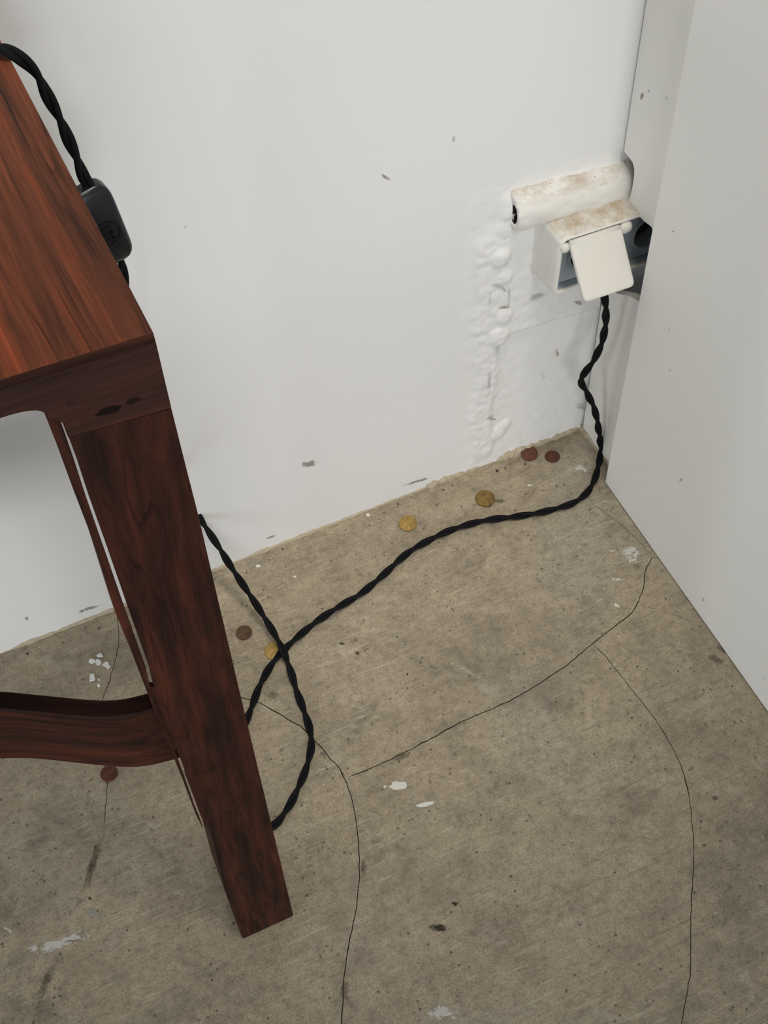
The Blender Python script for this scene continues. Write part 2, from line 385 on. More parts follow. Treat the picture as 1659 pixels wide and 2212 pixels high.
fl('paint_spot', [(20,2058),(60,2036),(120,2030),(170,2008),(205,1985),(222,1990),(228,2010),(210,2034),(190,2026),(150,2046),(110,2070),(60,2078),(22,2072)], d_paint)
fl('paint_spot', [(0,1995),(20,2000),(35,2012),(30,2022),(10,2012),(-8,2008)], d_paint)
fl('paint_spot', [(180,1950),(210,1960),(228,1985),(205,1990),(175,1975)], d_dust)
d_line = decal_mat('filled_crack', lin(78, 70, 61), .27, 80, .6, soft=.34)
def ribbon(name, px, w, mat):
    P = catmull([at(p, 2, 0) for p in px], .01); V = []; Fs = []
    for i, p in enumerate(P):
        t = (P[min(i+1, len(P)-1)]-P[max(i-1, 0)]).normalized(); nn = Vector((-t.y, t.x, 0))
        for s in (-1, -.4, .4, 1): V.append(p+nn*(s*w*.5)+Vector((0, 0, .00025)))
    for i in range(len(P)-1):
        for j in range(3): Fs.append((i*4+j, i*4+j+1, i*4+j+5, i*4+j+4))
    o = part(name, V, Fs, mat, floor); a = o.data.attributes.new('cover', 'FLOAT', 'POINT')
    for i, d in enumerate(a.data): d.value = (.0, .95, .95, .0)[i % 4]*min(1, (i//4)/5, (len(P)-1-i//4)/5)*(.8+.35*nz(P[i//4], 30, 2))
ribbon('dirt_line', [(228,1740),(224,1795),(208,1845),(192,1895),(172,1950),(160,1985)], .011, d_line)
ribbon('dirt_line', [(128,2050),(116,2085),(95,2130),(80,2165),(60,2230)], .012, d_line)

# ------------------------------------------------------------------ walls
def wall_back():
    V, Fs = box(-2.6, .12, 0, .08, -.01, 2.9)
    return struct(mesh_obj('wall_back', V, Fs, M['wall'], loc=(0, 0, 0)), 'white painted plaster wall behind the table')
wb = wall_back()
V, Fs = box(.10, .12, -3.0, 0, 0, 2.9); struct(mesh_obj('wall_light_stop', V, Fs, M['wall'], loc=(.1, 0, 0)))  # unseen wall added to stop light leaking in behind the boards
# thin return board with a notch sawn out around the socket
notch = [(1349,328),(1357,338),(1366,350),(1370,364),(1370,380),(1366,405),(1360,428),(1357,438),(1366,452),(1377,464),(1392,478),(1407,490)]
N2 = [at(p, 0, 0) for p in notch]
def return_board():
    yb = -.30
    out = [(-.0019, 2.9), (-.0019, N2[0].z+.004)] + [(p.y, p.z) for p in N2] + [(-.100, .362), (-.104, .33), (-.098, .292), (-.082, .279), (-.066, .2835), (-.050, .276), (-.030, .262), (-.012, .252), (-.0034, .248), (-.0034, .001), (yb, .001), (yb, 2.9)]
    V = [(0.0, y, z) for y, z in out]+[(.010, y, z) for y, z in out]; n = len(out)
    Fs = [tuple(range(n)), tuple(range(2*n-1, n-1, -1))]+[(i, (i+1) % n, (i+1) % n+n, i+n) for i in range(n)]
    return struct(mesh_obj('wall_return', V, Fs, M['board'], loc=(0, 0, 0)), 'narrow white return board with a ragged notch cut around the socket')
rb = return_board()
BX, BY = -.0181, -.0902
V, Fs = box(BX, -.0004, -3.0, BY, .0012, 2.9)
wr = struct(mesh_obj('wall_right', V, Fs, M['board'], loc=(BX, BY, 0)), 'smooth off-white board wall on the right')
bevel(wr, .0012, 2)
# marks on the walls
d_scuff = decal_mat('grey_scuff', lin(150, 147, 141), .48, 150, .7, soft=.14)
d_rust = decal_mat('brown_scuff', lin(150, 126, 100), .48, 150, .8, soft=.15)
d_chip = decal_mat('bluish_rub', lin(172, 176, 182), .44, 90, .5, soft=.25)
def wm(pts, mat, par=wb, axis=1, v=0, n=(0, -1, 0)): return blotch('scuff_mark', [at(p, axis, v) for p in pts], par, mat, n, .0004)
for s, (e, mt) in enumerate([((668,1002,26,10,-.2), d_scuff), ((836,384,18,5,.6), d_scuff), ((58,1337,6,8,0), d_scuff), ((262,1178,4,4,0), d_scuff), ((585,1160,14,3,-.3), d_scuff),
    ((950,1050,60,7,-.35), d_chip), ((400,490,5,3,0), d_chip), ((900,1040,40,4,-.3), d_scuff), ((190,1315,40,5,-.3), d_scuff), ((980,300,5,10,0), d_chip)]):
    wm(ell(*e[:4], e[4], 14, .25, s+.5), mt)
for s, (e, mt) in enumerate([((1387,208,4,14,.2), d_scuff), ((1402,196,3,8,.3), d_chip), ((1440,212,3,8,0), d_chip)]): wm(ell(*e[:4], e[4], 12, .25, s+7.5), mt, rb, 0, 0, (-1, 0, 0))
for s, (e, mt) in enumerate([((1470,1038,9,4,-.9), d_scuff), ((1446,712,2.5,2.5,0), d_scuff), ((1448,800,2.5,2.5,0), d_scuff), ((1520,1295,4,7,0), d_chip), ((1455,500,3,3,0), d_scuff)]): wm(ell(*e[:4], e[4], 12, .25, s+17.5), mt, wr, 0, BX, (-1, 0, 0))

# ------------------------------------------------------------------ lumpy plaster around the socket
def wpx(x, y): p = at((x, y), 1, 0); return (p.x, p.z)
def sm(a, b, t): t = max(0.0, min(1.0, (t-a)/(b-a))); return t*t*(3-2*t)
domes = [(*wpx(1080, 552), .013, .0075), (*wpx(1092, 520), .014, .004), (*wpx(1087, 594), .0125, .006), (*wpx(1086, 678), .0125, .0065), (*wpx(1076, 722), .015, .007), (*wpx(1110, 455), .016, .006),
         (*wpx(1098, 490), .015, .005), (*wpx(1060, 700), .008, .003), (*wpx(1072, 935), .012, .0035), (*wpx(1090, 915), .008, .003), (*wpx(1065, 800), .009, .002), (*wpx(1062, 850), .009, .002), (*wpx(1070, 640), .011, .0035)]
def relief():
    dx = .0022; xs = [-.205+dx*i for i in range(int(.204/dx)+1)]; zs = [.001+dx*i for i in range(int(.46/dx)+1)]
    lx0, lz0 = wpx(1108, 712); lx1, lz1 = wpx(1290, 662)
    V, Fs = [], []
    for z in zs:
        for x in xs:
            h = 0.0
            for cx, cz, r, a in domes:
                d = math.hypot(x-cx, (z-cz)*.85)/r
                if d < 1: h = max(h, a*math.sqrt(1-d*d)*(1+.25*nz((x, z, 0), 220, 2)))
            # vertical bead of filler below the lumps
            bx = -.146+.006*nz((z, 0, 0), 14, 3)
            h = max(h, (.0030+.0012*nz((x, z, 1), 120, 5))*(1-sm(.010, .019, abs(x-bx)))*sm(.005, .03, z)*(1-sm(.36, .40, z)))
            # raised patch with a sharp lower edge
            zl = lz0+(lz1-lz0)*(x-lx0)/(lx1-lx0)+.003*nz((x, 0, 0), 60, 8)
            p = sm(zl-.0025, zl+.001, z)*sm(-.140, -.128, x)*(1-sm(.41, .43, z)); h = max(h, .0038*p+.0008*p*nz((x, z, 2), 90, 1))
            # crumbly foot of the wall
            ft = (1-sm(.0, .05, z+.012*nz((x, 0, 4), 45, 2)))*sm(-.19, -.13, x); h = max(h, .0010*ft*(1+.5*nz((x, z, 3), 110, 6)))
            h += .0006*nz((x, z, 7), 60, 3)+.0003*nz((x, z, 8), 260, 4)
            e = min(sm(-.205, -.155, x), 1-sm(.42, .46, z))
            V.append((x, .0006-(h+.0011)*e, z))
    n = len(xs)
    for i in range(len(zs)-1):
        for j in range(n-1): Fs.append((i*n+j, i*n+j+1, (i+1)*n+j+1, (i+1)*n+j))
    o = part('plaster_relief', V, Fs, M['plaster'], wb, smooth=True); return o
rel = relief()
for s, (e, mt) in enumerate([((1205,765,5,11,.1), d_rust), ((1090,664,18,4,-.15), d_rust), ((1150,480,22,5,-.3), d_scuff), ((1060,650,6,26,.05), d_chip), ((1100,645,5,26,.05), d_chip), ((1078,620,22,5,.3), d_chip),
    ((1090,628,5,4,.2), d_scuff), ((1180,560,14,30,.1), d_chip), ((1160,640,30,10,-.3), d_chip), ((1078,756,6,20,.1), d_chip), ((1058,820,5,30,.05), d_chip), ((1085,822,7,9,.3), d_chip),
    ((1250,655,14,6,.3), d_scuff), ((1255,880,14,8,.1), d_scuff), ((1062,905,16,5,.0), d_scuff), ((1175,813,5,4,0), d_chip)]):
    blotch('scuff_mark', [at(p, 1, -.0058) for p in ell(*e[:4], e[4], 14, .25, s+27.5)], wb, mt, (0, -1, 0), .0004)

# crumbly plaster bead where wall meets floor
def bead(name, P, nrm, w, h, seed, mat):
    V, Fs = [], []; n = 6
    Q = [P[0].lerp(P[1], k/int((P[1]-P[0]).length/.004)) for k in range(int((P[1]-P[0]).length/.004)+1)]
    for i, p in enumerate(Q):
        a = .35+.65*max(0, nz(p, 26, seed)+.55)+.35*nz(p, 140, seed+3); a = max(.12, a)
        for k in range(n):
            t = math.pi/2*k/(n-1); r = 1+.25*nz((p.x*200, p.y*200, k), 1, seed)
            V.append(p+nrm*(w*a*r*math.cos(t))+Vector((0, 0, h*a*r*math.sin(t)-.0005 if k else -.0005)))
    for i in range(len(Q)-1):
        for k in range(n-1): Fs.append((i*n+k, i*n+k+1, (i+1)*n+k+1, (i+1)*n+k))
    return part(name, V, Fs, mat, wb)
bead('plaster_bead', (Vector((-2.0, .0005, 0)), Vector((-.20, .0005, 0))), Vector((0, -1, 0)), .0035, .006, 1, M['rubble'])
bead('plaster_bead', (Vector((-.22, .0005, 0)), Vector((-.001, .0005, 0))), Vector((0, -1, 0)), .0062, .0125, 4, M['rubble'])
bead('plaster_bead', (Vector((0, 0, 0)), Vector((0, -.075, 0))), Vector((-1, 0, 0)), .005, .006, 8, M['rubble'])
def wb_crumbs():
    for k in range(26):
        x = -random.random()*.75-.02; p = Vector((x, -.006-random.random()*.012, .001)); r = .0005+random.random()*.0008
        V = []
        for i in range(8):
            s = Vector(((-1, 1)[i & 1], (-1, 1)[i >> 1 & 1], (-1, 1)[i >> 2 & 1]*.7)); V.append(p+s*r*(.6+.6*random.random()))
        part('plaster_crumb', V, box(0, 1, 0, 1, 0, 1)[1] and [(0,2,3,1),(4,5,7,6),(0,1,5,4),(1,3,7,5),(3,2,6,7),(2,0,4,6)], M['rubble'] if k % 2 else M['dark'], floor)
wb_crumbs()

# ------------------------------------------------------------------ old conduit casing
def conduit():
    x0, x1 = -.124, .095
    o = thing('conduit_casing', 'painted-over conduit casing with an open dusty end above the socket', 'conduit', (-.03, 0, .40))
    prof = [(.002, .4285), (-.0035, .4275), (-.0085, .4250), (-.0132, .4212), (-.0172, .4160), (-.0196, .4095), (-.0203, .4025), (-.0196, .3955), (-.0176, .3900), (-.0150, .3862), (-.0100, .3835), (.002, .382)]
    P = [Vector((0, a, b)) for a, b in prof]; Pr = catmull(P, .0016); n = len(Pr); loops = []
    NX = 70
    for i in range(NX+1):
        x = x0+(x1-x0)*i/NX; t = (x-x0)/(x1-x0)
        L = []
        for p in Pr:
            q = Vector((x, p.y, p.z)); c = Vector((x, 0, .404)); d = (q-c).normalized()
            a = .0012*nz((x, p.y, p.z), 70, 2)+.0006*nz((x, p.y, p.z), 260, 5)+.0022*sm(.18, .24, t)*0
            if i == 0: a -= .0012
            L.append(q+d*a+Vector((.0025*nz((p.y, p.z, 0), 120, 3) if i == 0 else 0, 0, -.085*(x-x0)+.001)))
        loops.append(L)
    # hollow left end: ring to bore, bore goes in
    cx, cz = -.0095, .4055
    def bore(x, r): return [Vector((x, cx+r*.72*math.cos(a), cz+r*1.15*math.sin(a))) for a in [math.atan2(p.z-cz, (p.y-cx)) for p in Pr]]
    full = [bore(x0+.05, .0075), bore(x0+.006, .0085), bore(x0-.0006, .0095)]+loops
    V, Fs = loft(full, True, True)
    ids = [1 if i < n*2 else 0 for i in range(len(Fs))]; ids[-2] = 1
    part('casing_body', V, Fs, [M['dusty'], M['dark']], o, smooth=True, mat_ids=ids)
    return o
conduit()

# ------------------------------------------------------------------ socket box
def socket():
    o = thing('wall_socket', 'white double wall socket caked in paint, half hidden behind the board', 'socket', (-.03, -.0, .345))
    X0, X1, Z0, Z1, D = -.0925, .078, .309, .3865, .0455
    def L(e, r, y, wob=0.0):
        out = []
        for u, v in rrect(X0-e, X1+e, Z0-e, Z1+e, max(r, .001)):
            out.append(Vector((u+wob*nz((u, y, v), 90, 2), y, v+wob*nz((u, y, v), 90, 6))))
        return out
    loops = [L(.007, .011, .0), L(.0035, .009, -.006, .002), L(.0015, .008, -.014, .002), L(.0004, .008, -.030, .0012), L(0, .008, -.0425, .001), L(-.0012, .0075, -.0450, .0006), L(-.003, .006, -.0458, .0005), L(-.0048, .005, -.0452, .0005), L(-.0060, .004, -.0430), L(-.0066, .004, -.0355)]
    V, Fs = loft(loops, False, False); nl = len(loops[0]); part('housing', V, Fs, [M['dusty'], M['socket']], o, smooth=True, mat_ids=[1 if i >= nl*8 else 0 for i in range(len(Fs))])
    # grey insert with two round wells
    yi = -.0350; wells = [(-.052, .3475, .0185), (.0235, .3475, .0195)]
    ring = rrect(X0+.0064, X1-.0064, Z0+.0064, Z1-.0064, .004)
    V2 = [Vector(p) for p in ring]; polys = [list(range(len(ring)))]; E = []
    for cx, cz, r in wells:
        b = len(V2); V2 += [Vector((cx+r*math.cos(2*math.pi*k/28), cz+r*math.sin(2*math.pi*k/28))) for k in range(28)]; polys.append(list(range(b, b+28)))
    ov, oe, of, _, _, ofo = delaunay_2d_cdt(V2, [], polys, 1, 1e-7)
    keep = [f for f, q in zip(of, ofo) if not any(i > 0 for i in q)]
    part('insert', [(v.x, yi, v.y) for v in ov], keep, M['socket'], o)
    for cx, cz, r in wells:
        def cc(rr, y): return [Vector((cx+rr*math.cos(2*math.pi*k/28), y, cz+rr*math.sin(2*math.pi*k/28))) for k in range(28)]
        V, Fs = loft([cc(r+.0035, yi), cc(r+.0032, yi-.0022), cc(r+.0006, yi-.0024), cc(r, yi-.001), cc(r-.0006, yi+.018)], False, False)
        w = part('well', V, Fs, M['socket'], o, smooth=True)
        V, Fs = loft([cc(r-.0006, yi+.018), cc(.0002, yi+.0182)], False, True); part('well_bottom', V, Fs, M['dark'], o)
    # hinge lugs
    for (cx, cz, ln, r) in ((-.0858, .3735, .010, .0052), (-.0175, .3745, .016, .0062)):
        lp = []
        for i in range(9):
            t = -1+2*i/8; rr = r*math.sqrt(max(.04, 1-abs(t)**3.2)); x = cx+t*ln/2
            lp.append([Vector((x, -.0455+rr*.8*math.cos(2*math.pi*k/14), cz+rr*1.1*math.sin(2*math.pi*k/14))) for k in range(14)])
        V, Fs = loft(lp); part('hinge_lug', V, Fs, M['cream'], o, smooth=True)
    # flap lid standing open
    a = Vector((-.0838, -.0485, .3825)); b = Vector((-.0838, -.0895, .3365)); dn = (b-a).normalized(); nr = Vector((0, dn.z, -dn.y)); nr = nr if nr.y < 0 else -nr
    Ln = (b-a).length; Wd = .0585
    def lid(e, off): return [a+Vector((u, 0, 0))+dn*v+nr*off for u, v in rrect(e, Wd-e, e, Ln-e, max(.0012, .0055-e))]
    lp = [lid(.0005, -.0045), lid(0, -.0035), lid(0, -.0004), lid(.0005, .0004), lid(.0016, .0010), lid(.004, .0011)]
    V, Fs = loft(lp); part('flap_lid', V, Fs, M['cream'], o, smooth=True)
    V, Fs = loft([[a+Vector((x, 0, 0))+dn*(.002+.0034*math.cos(2*math.pi*k/14))+nr*(-.002+.0034*math.sin(2*math.pi*k/14)) for k in range(14)] for x in (.001, .02, .04, .057)])
    part('hinge_barrel', V, Fs, M['cream'], o, smooth=True)
    o.rotation_euler.y = math.radians(1.8)
    return o
socket()

# ------------------------------------------------------------------ console table
ZT = .767; P0 = Vector((0, -.42, 0)); P1 = Vector((0, -.37, ZT)); PN = Vector((0, -(P1-P0).z, (P1-P0).y)).normalized()
def fp(px): return on_plane(px, P0, PN)
def ext(pts, depth, dirv=None):
    d = (dirv or Vector((0, 1, 0)))*depth; n = len(pts); V = [Vector(p) for p in pts]+[Vector(p)+d for p in pts]
    return V, [tuple(range(n)), tuple(range(2*n-1, n-1, -1))]+[(i, (i+1) % n, (i+1) % n+n, i+n) for i in range(n)]
def table():
    TR = at((331, 718), 2, ZT); BR = at((0, 85), 2, ZT); TL = at((0, 820), 2, ZT)
    ed = (BR-TR).normalized(); fd = (TL-TR).normalized()
    LEN = 1.15; back = TR+ed*((-.012-TR.y)/ed.y); fl_ = TR+fd*LEN; bl = back+fd*LEN; bl.y = -.012
    o = thing('console_table', 'dark rosewood console table with a slotted leg and bowed stretcher', 'table', (TR.x-.4, -.2, 0))
    th = .006
    def dz(p, d): return Vector((p.x, p.y-(.05/ZT)*d*0, p.z-d))
    top = [TR, back, bl, fl_]; V = [dz(p, 0) for p in top]+[dz(p, th) for p in top]
    V[4].y -= th*.05/ZT; V[7].y -= th*.05/ZT
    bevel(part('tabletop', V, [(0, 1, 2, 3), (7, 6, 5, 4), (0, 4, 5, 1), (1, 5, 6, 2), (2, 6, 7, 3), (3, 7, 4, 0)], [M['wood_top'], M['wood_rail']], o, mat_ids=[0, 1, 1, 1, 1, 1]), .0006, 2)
    # front rail with a rounded inner corner, cut over the leg
    def down(p, d): return Vector((p.x, p.y-d*.05/ZT, p.z-d))
    topR = down(TR, th); topL = down(fl_, th)
    inner = [(148, 947), (136, 925), (124, 902), (112, 893)]
    low = [fp(p) for p in [(96, 893), (88, 889.5), (78, 888), (62, 889), (45, 892), (22, 898), (0, 905)]]
    hL = low[-1]; left_end = hL+(low[-1]-low[-2]).normalized()*.02
    left_end = Vector((left_end.x, left_end.y, left_end.z)); fr = topL+Vector((0, -.004, -.045))
    fr = Vector((topL.x, topL.y-.034*.05/ZT, topL.z-.034))
    rail = [topR, fp((371, 883))]+[fp((148, 947)), fp((136, 914)), fp((103, 905))]+low+[Vector((left_end.x-.10, left_end.y, left_end.z-.001)), fr, topL]
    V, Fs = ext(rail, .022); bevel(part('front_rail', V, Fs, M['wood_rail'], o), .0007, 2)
    blotch('knot', [fp(p) for p in ell(236, 886, 44, 12, -.3, 14, .2, 3.3)], o, decal_mat('knot_dark', (.010, .006, .005), .44, 60, .9), PN, .0003)
    blotch('knot', [fp(p) for p in ell(290, 864, 34, 10, -.3, 14, .2, 5.3)], o, decal_mat('knot_brown', (.014, .008, .006), .48, 60, .7), PN, .0003)
    # leg: front board, its slot seen through, and the thin inner cheek
    legp = [fp(p) for p in [(371, 884), (400, 1000), (430, 1118), (470, 1290), (520, 1503), (580, 1753), (634, 1978), (630, 1985), (526, 2029), (520, 2018), (487, 1925), (455, 1800), (443, 1784), (432.5, 1760), (408, 1690), (383.5, 1622), (357, 1554), (332.5, 1487), (321.5, 1440), (279.5, 1322), (231, 1182), (191, 1070), (165, 990), (149, 947)]]
    for p in legp:
        if p.z < .002: p.z = .0003
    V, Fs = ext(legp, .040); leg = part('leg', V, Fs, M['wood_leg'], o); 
    n = len(legp)
    for i in range(14, n):                                   # rear of the slot side drawn back so that the slot reads open
        leg.data.vertices[n+i].co.x += .006
    bevel(leg, .0006, 2)
    ck_l = [(96, 893), (125, 966), (160, 1062), (200, 1166), (232, 1268), (250, 1325), (285, 1410), (318, 1496), (340, 1556), (369, 1622), (397, 1690), (423, 1760), (438, 1790)]
    ck_r = [(439, 1787), (427.5, 1760), (403, 1690), (378, 1622), (350, 1554), (325.5, 1487), (314.5, 1440), (272.5, 1322), (224, 1182), (185, 1070), (159, 990), (144, 947), (132, 912), (120, 896)]
    sh = Vector((0, .0005, 0))
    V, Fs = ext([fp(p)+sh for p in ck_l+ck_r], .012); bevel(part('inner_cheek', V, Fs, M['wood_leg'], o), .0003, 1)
    # blocks that close the slot at the stretcher
    blk = [fp(p)+Vector((0, .0012, 0)) for p in [(324, 1487), (334, 1487), (385, 1621), (376, 1621)]]
    V, Fs = ext(blk, .004); part('slot_block', V, Fs, M['wood_leg'], o)
    # the other three legs: simple mirrored boards of the same kind
    def board_leg(xt, xf, yt, yf, w=.05, t=.04):
        loops = []
        for z in (0.0003, .2, .45, .72, ZT-th-.0005):
            k = z/ZT; x = xf+(xt-xf)*k; y = yf+(yt-yf)*k
            loops.append([Vector((x-w/2, y-t/2, z)), Vector((x+w/2, y-t/2, z)), Vector((x+w/2, y+t/2, z)), Vector((x-w/2, y+t/2, z))])
        V, Fs = loft(loops); bevel(part('leg', V, Fs, M['wood_leg'], o), .001, 2)
    lx = TR.x-LEN
    board_leg(lx+.03, lx+.06, -.35, -.40); board_leg(TR.x-.027, TR.x-.038, -.125, -.125, .036, .036); board_leg(lx+.03, lx+.06, -.09, -.09)
    V, Fs = box(lx+.05, TR.x-.05, -.045, -.025, ZT-.06, ZT-th-.0005); part('back_rail', V, Fs, M['wood_rail'], o)
    for xa, xb in ((TR.x-.046, TR.x-.028), (lx+.006, lx+.0245)):
        V, Fs = box(xa, xb, -.335, -.03, ZT-.026, ZT-th-.0005); part('side_rail', V, Fs, M['wood_rail'], o)
    # bowed stretcher
    zt, zb = .4250, .3370
    topc = [at(p, 2, zt) for p in [(340, 1490), (322, 1496), (295, 1503), (270, 1508.5), (245, 1511.5), (215, 1512), (160, 1508), (100, 1502), (50, 1497), (0, 1493)]]
    e = (topc[-1]-topc[-2]).normalized()
    xm = TR.x-LEN/2
    end = topc[-1]
    far = []
    tx = (end.x-xm); steps = 8
    yend = end.y; slope = e.y/e.x
    mid = Vector((xm, min(end.y+abs(slope)*tx*.55, -.22), zt))
    far = [Vector((end.x-(end.x-xm)*k/5, end.y+(mid.y-end.y)*(1-(1-k/5)**2), zt)) for k in range(1, 6)]
    half = topc+far; mir = [Vector((2*xm-p.x, p.y, zt)) for p in half[:-1]][::-1]
    path = catmull(half+mir, .008); loops = []
    for i, p in enumerate(path):
        t = (path[min(i+1, len(path)-1)]-path[max(i-1, 0)]).normalized(); nn = Vector((-t.y, t.x, 0)); nn = nn if nn.y > 0 else -nn
        p = p-nn*.014
        loops.append([Vector((p.x, p.y, zt)), Vector((p.x, p.y, zb)), Vector((p.x, p.y, zb))+nn*.014, Vector((p.x, p.y, zt))+nn*.014])
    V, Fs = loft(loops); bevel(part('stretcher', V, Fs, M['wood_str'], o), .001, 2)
    return o, TR, BR
tab, TR, BR = table()

# ------------------------------------------------------------------ power cord
RC = .0044; DBG = False
def cord():
    o = thing('power_cord', 'black twisted textile cord with inline switch running from table to socket', 'cord', (-.45, -.12, 0))
    zt = ZT+RC
    P = [at((-150, 80), 2, zt), at((-70, 92), 2, zt), at((-20, 98), 2, zt+.0008), at((10, 106), 2, zt+.0015)]
    ye = P[-1].y
    for px, y in [((42, 124), ye-.002), ((75, 155), ye-.003), ((100, 202), ye-.004), ((132, 265), ye-.005), ((160, 330), ye-.006), ((183, 386), ye-.007)]: P.append(at(px, 1, y))
    S0 = len(P); ys = ye-.008
    sw0, sw1 = at((191, 398), 1, ys), at((258, 556), 1, ys)
    P += [sw0, sw1]
    for px, y in [((268, 612), ys+.004), ((288, 715), ys+.016), ((310, 850), ys+.036), ((345, 970), ys+.060)]: P.append(at(px, 1, y))
    for px, z in [((392, 1058), .150), ((416, 1096), .122), ((470, 1178), .088), ((500, 1226), .064), ((535, 1278), .042), ((570, 1332), .026)]: P.append(at(px, 2, z))
    for px, z in [((600, 1382), .0160), ((614, 1410), .0138), ((628, 1450), .011), ((642, 1495), .0062), ((662, 1550), RC), ((673, 1598), RC), ((665, 1648), RC), ((645, 1700), RC), ((620, 1748), RC), ((588, 1785), RC), ((540, 1790), RC), ((505, 1750), RC), ((492, 1690), RC), ((500, 1620), RC), ((536, 1547), RC), ((560, 1484), RC), ((585, 1438), RC), ((612, 1405), RC), ((650, 1370), RC), ((690, 1338), RC), ((730, 1312), RC), ((780, 1282), RC),
                  ((830, 1240), RC), ((880, 1195), RC), ((925, 1168), RC), ((980, 1143), RC), ((1050, 1124), RC), ((1120, 1115), RC), ((1185, 1103), RC), ((1245, 1083), RC), ((1275, 1055), RC), ((1291, 1015), .006)]: P.append(at(px, 2, z))
    for px, y in [((1297, 980), -.050), ((1293, 930), -.049), ((1284, 885), -.047), ((1268, 850), -.044), ((1256, 828), -.042), ((1255, 818), -.042), ((1264, 804), -.044), ((1283, 777), -.047), ((1299, 742), -.050), ((1308, 695), -.054), ((1307, 655), -.057), ((1300, 610), -.058), ((1285, 575), -.052)]: P.append(at(px, 1, y))
    P.append(Vector((-.052, -.036, .3475)))
    for i, p in enumerate(P): p.z = max(p.z, RC)
    if DBG:
        for p in P: print('CORD', [round(v, 4) for v in p])
    full = catmull(P, .0022)
    # twist
    s = 0; st = [[], []]; N = None; prev = None
    for i, p in enumerate(full):
        t = (full[min(i+1, len(full)-1)]-full[max(i-1, 0)]).normalized()
        if prev is not None: s += (p-prev).length
        prev = p
        if N is None: N = t.orthogonal().normalized()
        N = (N-t*N.dot(t)).normalized(); B = t.cross(N); a = 2*math.pi*s/.062
        for k in (0, 1):
            st[k].append(p+(N*math.cos(a+k*math.pi)+B*math.sin(a+k*math.pi))*.00205)
    for k in (0, 1):
        V, Fs = sweep(st[k], .00235, 10); part('strand', V, Fs, M['cord'], o, smooth=True)
    # inline switch
    ax = (sw1-sw0).normalized(); side = Vector((1, 0, 0)); side = (side-ax*side.dot(ax)).normalized(); fr = ax.cross(side); fr = fr if fr.y < 0 else -fr
    tilt = Matrix.Rotation(math.radians(-10), 3, ax); side = tilt @ side; fr = tilt @ fr
    Ls = (sw1-sw0).length; Wd = .030; T = .0185; c0 = sw0-side*.0035
    stn = [(0, .40, .46), (.012, .62, .58), (.04, .78, .70), (.09, .92, .80), (.15, .985, .88), (.24, 1, 1), (.5, 1, 1.02), (.76, 1, 1), (.85, .985, .9), (.91, .92, .8), (.96, .78, .68), (.988, .60, .56), (1, .40, .46)]
    loops = []
    for f, w, t in stn:
        c = c0+ax*(Ls*f); hw = Wd/2*w; ht = T/2*t
        loops.append([c+side*u+fr*v for u, v in rrect(-hw, hw, -ht, ht, min(hw, ht)*.45, 4)])
    V, Fs = loft(loops); sw = part('inline_switch', V, Fs, M['bakelite'], o, smooth=True); sw['label'] = 'glossy black inline switch with a ring emblem'
    ctr = c0+ax*(Ls*.535)+fr*(T/2*1.02+.0001)
    R = .0098
    ring = [[ctr+side*((R+dr)*math.cos(2*math.pi*k/36))+ax*((R+dr)*math.sin(2*math.pi*k/36))+fr*h for k in range(36)] for dr, h in ((-.0006, -.0006), (-.0006, .0003), (.0006, .0003), (.0006, -.0006))]
    V, Fs = loft(ring, False, False); part('emblem_ring', V, Fs, M['emblem'], sw)
    q = .0016
    bars = [(-.005, .0045, -.0062, -.0034), (-.005, -.0025, -.0062, .0012), (-.005, .0045, -.0012, .0012), (.0020, .0045, -.0012, .0062), (-.005, .0045, .0036, .0062)]
    allb = []
    for u0, u1, v0, v1 in bars:
        pts = [ctr+side*u+ax*v+fr*h for h in (-.0005, .0003) for u, v in ((u0, v0), (u1, v0), (u1, v1), (u0, v1))]
        allb.append((pts, [(0, 1, 2, 3), (4, 5, 6, 7), (0, 1, 5, 4), (1, 2, 6, 5), (2, 3, 7, 6), (3, 0, 4, 7)]))
    V, Fs = merge(allb); part('emblem_letter', V, Fs, M['emblem'], sw)
    # plug in the covered well
    pc = Vector((-.052, -.03, .3475)); lp = []
    for y, r in ((-.020, .0165), (-.034, .0165), (-.038, .014), (-.044, .007), (-.050, .005)):
        lp.append([Vector((pc.x+r*math.cos(2*math.pi*k/20), y, pc.z+r*math.sin(2*math.pi*k/20))) for k in range(20)])
    V, Fs = loft(lp); part('plug', V, Fs, M['bakelite'], o, smooth=True)
    return o
cord()

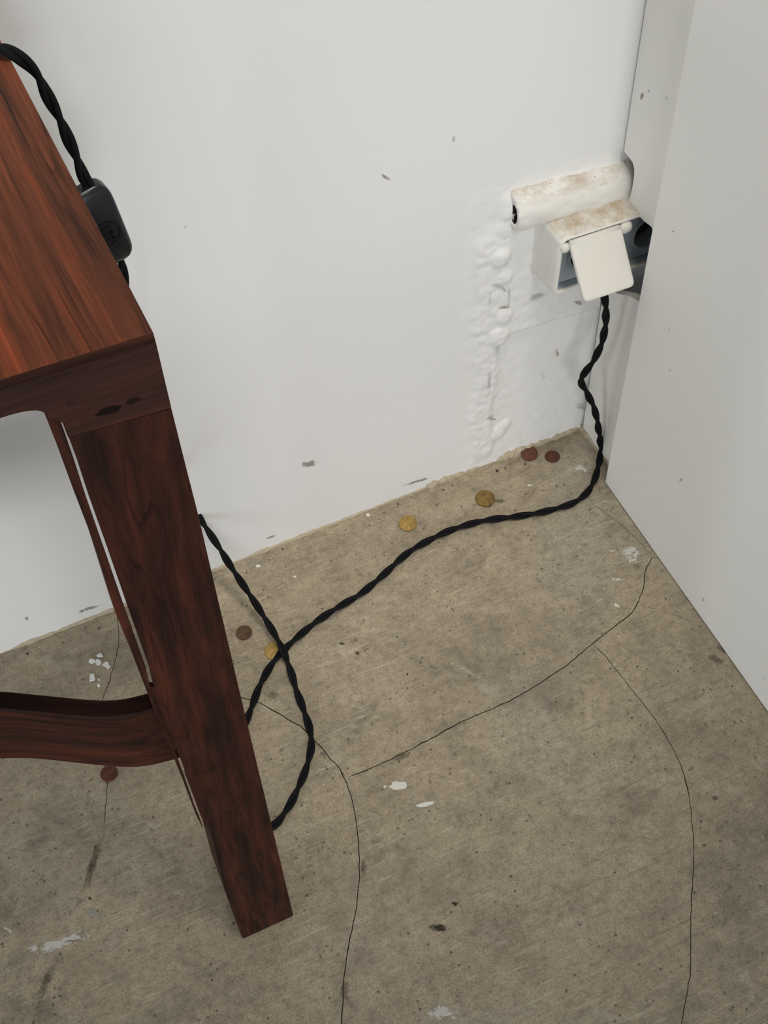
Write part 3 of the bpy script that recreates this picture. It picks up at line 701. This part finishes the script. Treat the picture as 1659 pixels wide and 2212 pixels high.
# ------------------------------------------------------------------ coins
def mat_coin(name, c, c2, rough):
    t = NT(name); n = t.noise(160, 5, .6); b = t.noise(520, 3, .6)
    cc = t.mix(t.ramp(n, [(.35, 0.0), (.65, 1.0)]), c, c2); t.col(cc); t.metal(.55); t.rough(rough)
    t.bump(t.math('ADD', n, b), .5, .0004); return t.m
CM = {'gold': mat_coin('brass_coin', lin(186, 154, 88), lin(148, 122, 68), .42), 'dull': mat_coin('dull_brass_coin', lin(150, 122, 66), lin(112, 92, 52), .5),
      'copper': mat_coin('copper_coin', lin(112, 68, 52), lin(84, 52, 42), .5), 'brown': mat_coin('brown_coin', lin(104, 80, 58), lin(80, 62, 46), .5)}
def coin(px, D, th, mk, label, tiltx=0.0, z0=0.0):
    p = at(px, 2, th/2); p.z = z0+.0003
    o = thing('coin', label, 'coin', p, 'loose coins on the concrete floor')
    R = D/2; n = 48
    prof = [(.0, 0), (R-.0006, 0), (R, .0003), (R, th-.0003), (R-.0003, th), (R-.0011, th), (R-.0014, th-.00025)]
    def ring(r, z): return [p+Vector((r*math.cos(2*math.pi*k/n), r*math.sin(2*math.pi*k/n), z+tiltx*r*math.sin(2*math.pi*k/n))) for k in range(n)]
    V, Fs = loft([ring(max(r, .0001), z) for r, z in prof[1:]], True, False); part('rim', V, Fs, CM[mk], o, smooth=False)
    # struck face: shallow relief rings and a raised motif
    rel_r = [R-.0014, R*.80, R*.77, R*.74, R*.55, R*.40, R*.25, R*.12, .0001]
    loops = []
    for i, r in enumerate(rel_r):
        L = []
        for k in range(n):
            a = 2*math.pi*k/n; h = .00008*(1 if i == 2 else 0)
            if 3 < i < 8: h += .00018*max(0, nz((math.cos(a)*r*300, math.sin(a)*r*300, px[0]), 1.0, px[1]*.01)+.15)
            L.append(p+Vector((r*math.cos(a), r*math.sin(a), th-.00025+h+tiltx*r*math.sin(a))))
        loops.append(L)
    V, Fs = loft(loops, False, True); part('face', V, Fs, CM[mk], o, smooth=True)
coin((1143, 981.5), .02125, .0017, 'copper', 'dark copper coin touching the foot of the wall', .22, .0023)
coin((1193, 986.5), .01875, .0017, 'copper', 'small copper coin nearest the room corner')
coin((1048, 1077), .02425, .0024, 'dull', 'large dull brass coin between wall and the cord bend')
coin((881, 1131), .02225, .0021, 'gold', 'bright gold coin lying alone near the wall')
coin((527, 1367), .01875, .0017, 'brown', 'small brown coin beside the table leg')
coin((592, 1406), .0222, .0021, 'gold', 'gold coin under the crossing of the cord')
coin((236, 1671), .01875, .0017, 'copper', 'copper coin on the crack below the bowed stretcher')

# ------------------------------------------------------------------ paint flakes
FL = [[(208,1417),(216,1411),(221,1413),(223,1419),(212,1420)], [(191,1428),(196,1423),(204,1424),(206,1430),(198,1434),(193,1432)], [(207,1424),(214,1425),(219,1430),(217,1435),(210,1437),(206,1431)],
      [(222,1434),(230,1429),(234,1431),(236,1437),(239,1440),(233,1446),(227,1440),(221,1437)], [(194,1457),(203,1455),(204,1462),(206,1465),(204,1470),(193,1472)], [(210,1480),(215,1478),(217,1482),(213,1485),(210,1483)], [(211,1468),(214,1466),(216,1469),(213,1471)]]
LB = ['topmost of the white paint flakes on the floor left of the table leg', 'leftmost flake of the white row of three beyond the stretcher', 'middle white paint flake of the touching row of three beyond the stretcher',
      'largest white paint flake beside the floor crack beyond the stretcher', 'square white paint flake nearest the stretcher left of the crack', 'small lowest white paint flake beyond the stretcher', 'tiny white chip right of the square paint flake']
for px, lb in zip(FL, LB):
    P = [at(p, 2, .0005) for p in px]; c = sum(P, Vector())/len(P); n = len(P)
    o = mesh_obj('paint_flake', [Vector((p.x, p.y, .0002)) for p in P]+[c.lerp(p, .9)+Vector((0, 0, .0010+.0006*random.random())) for p in P], [tuple(range(n)), tuple(range(n, 2*n))]+[(i, (i+1) % n, (i+1) % n+n, i+n) for i in range(n)], M['flake'], loc=(c.x, c.y, 0))
    tag(o, lb, 'paint flake', 'white paint flakes on the floor')
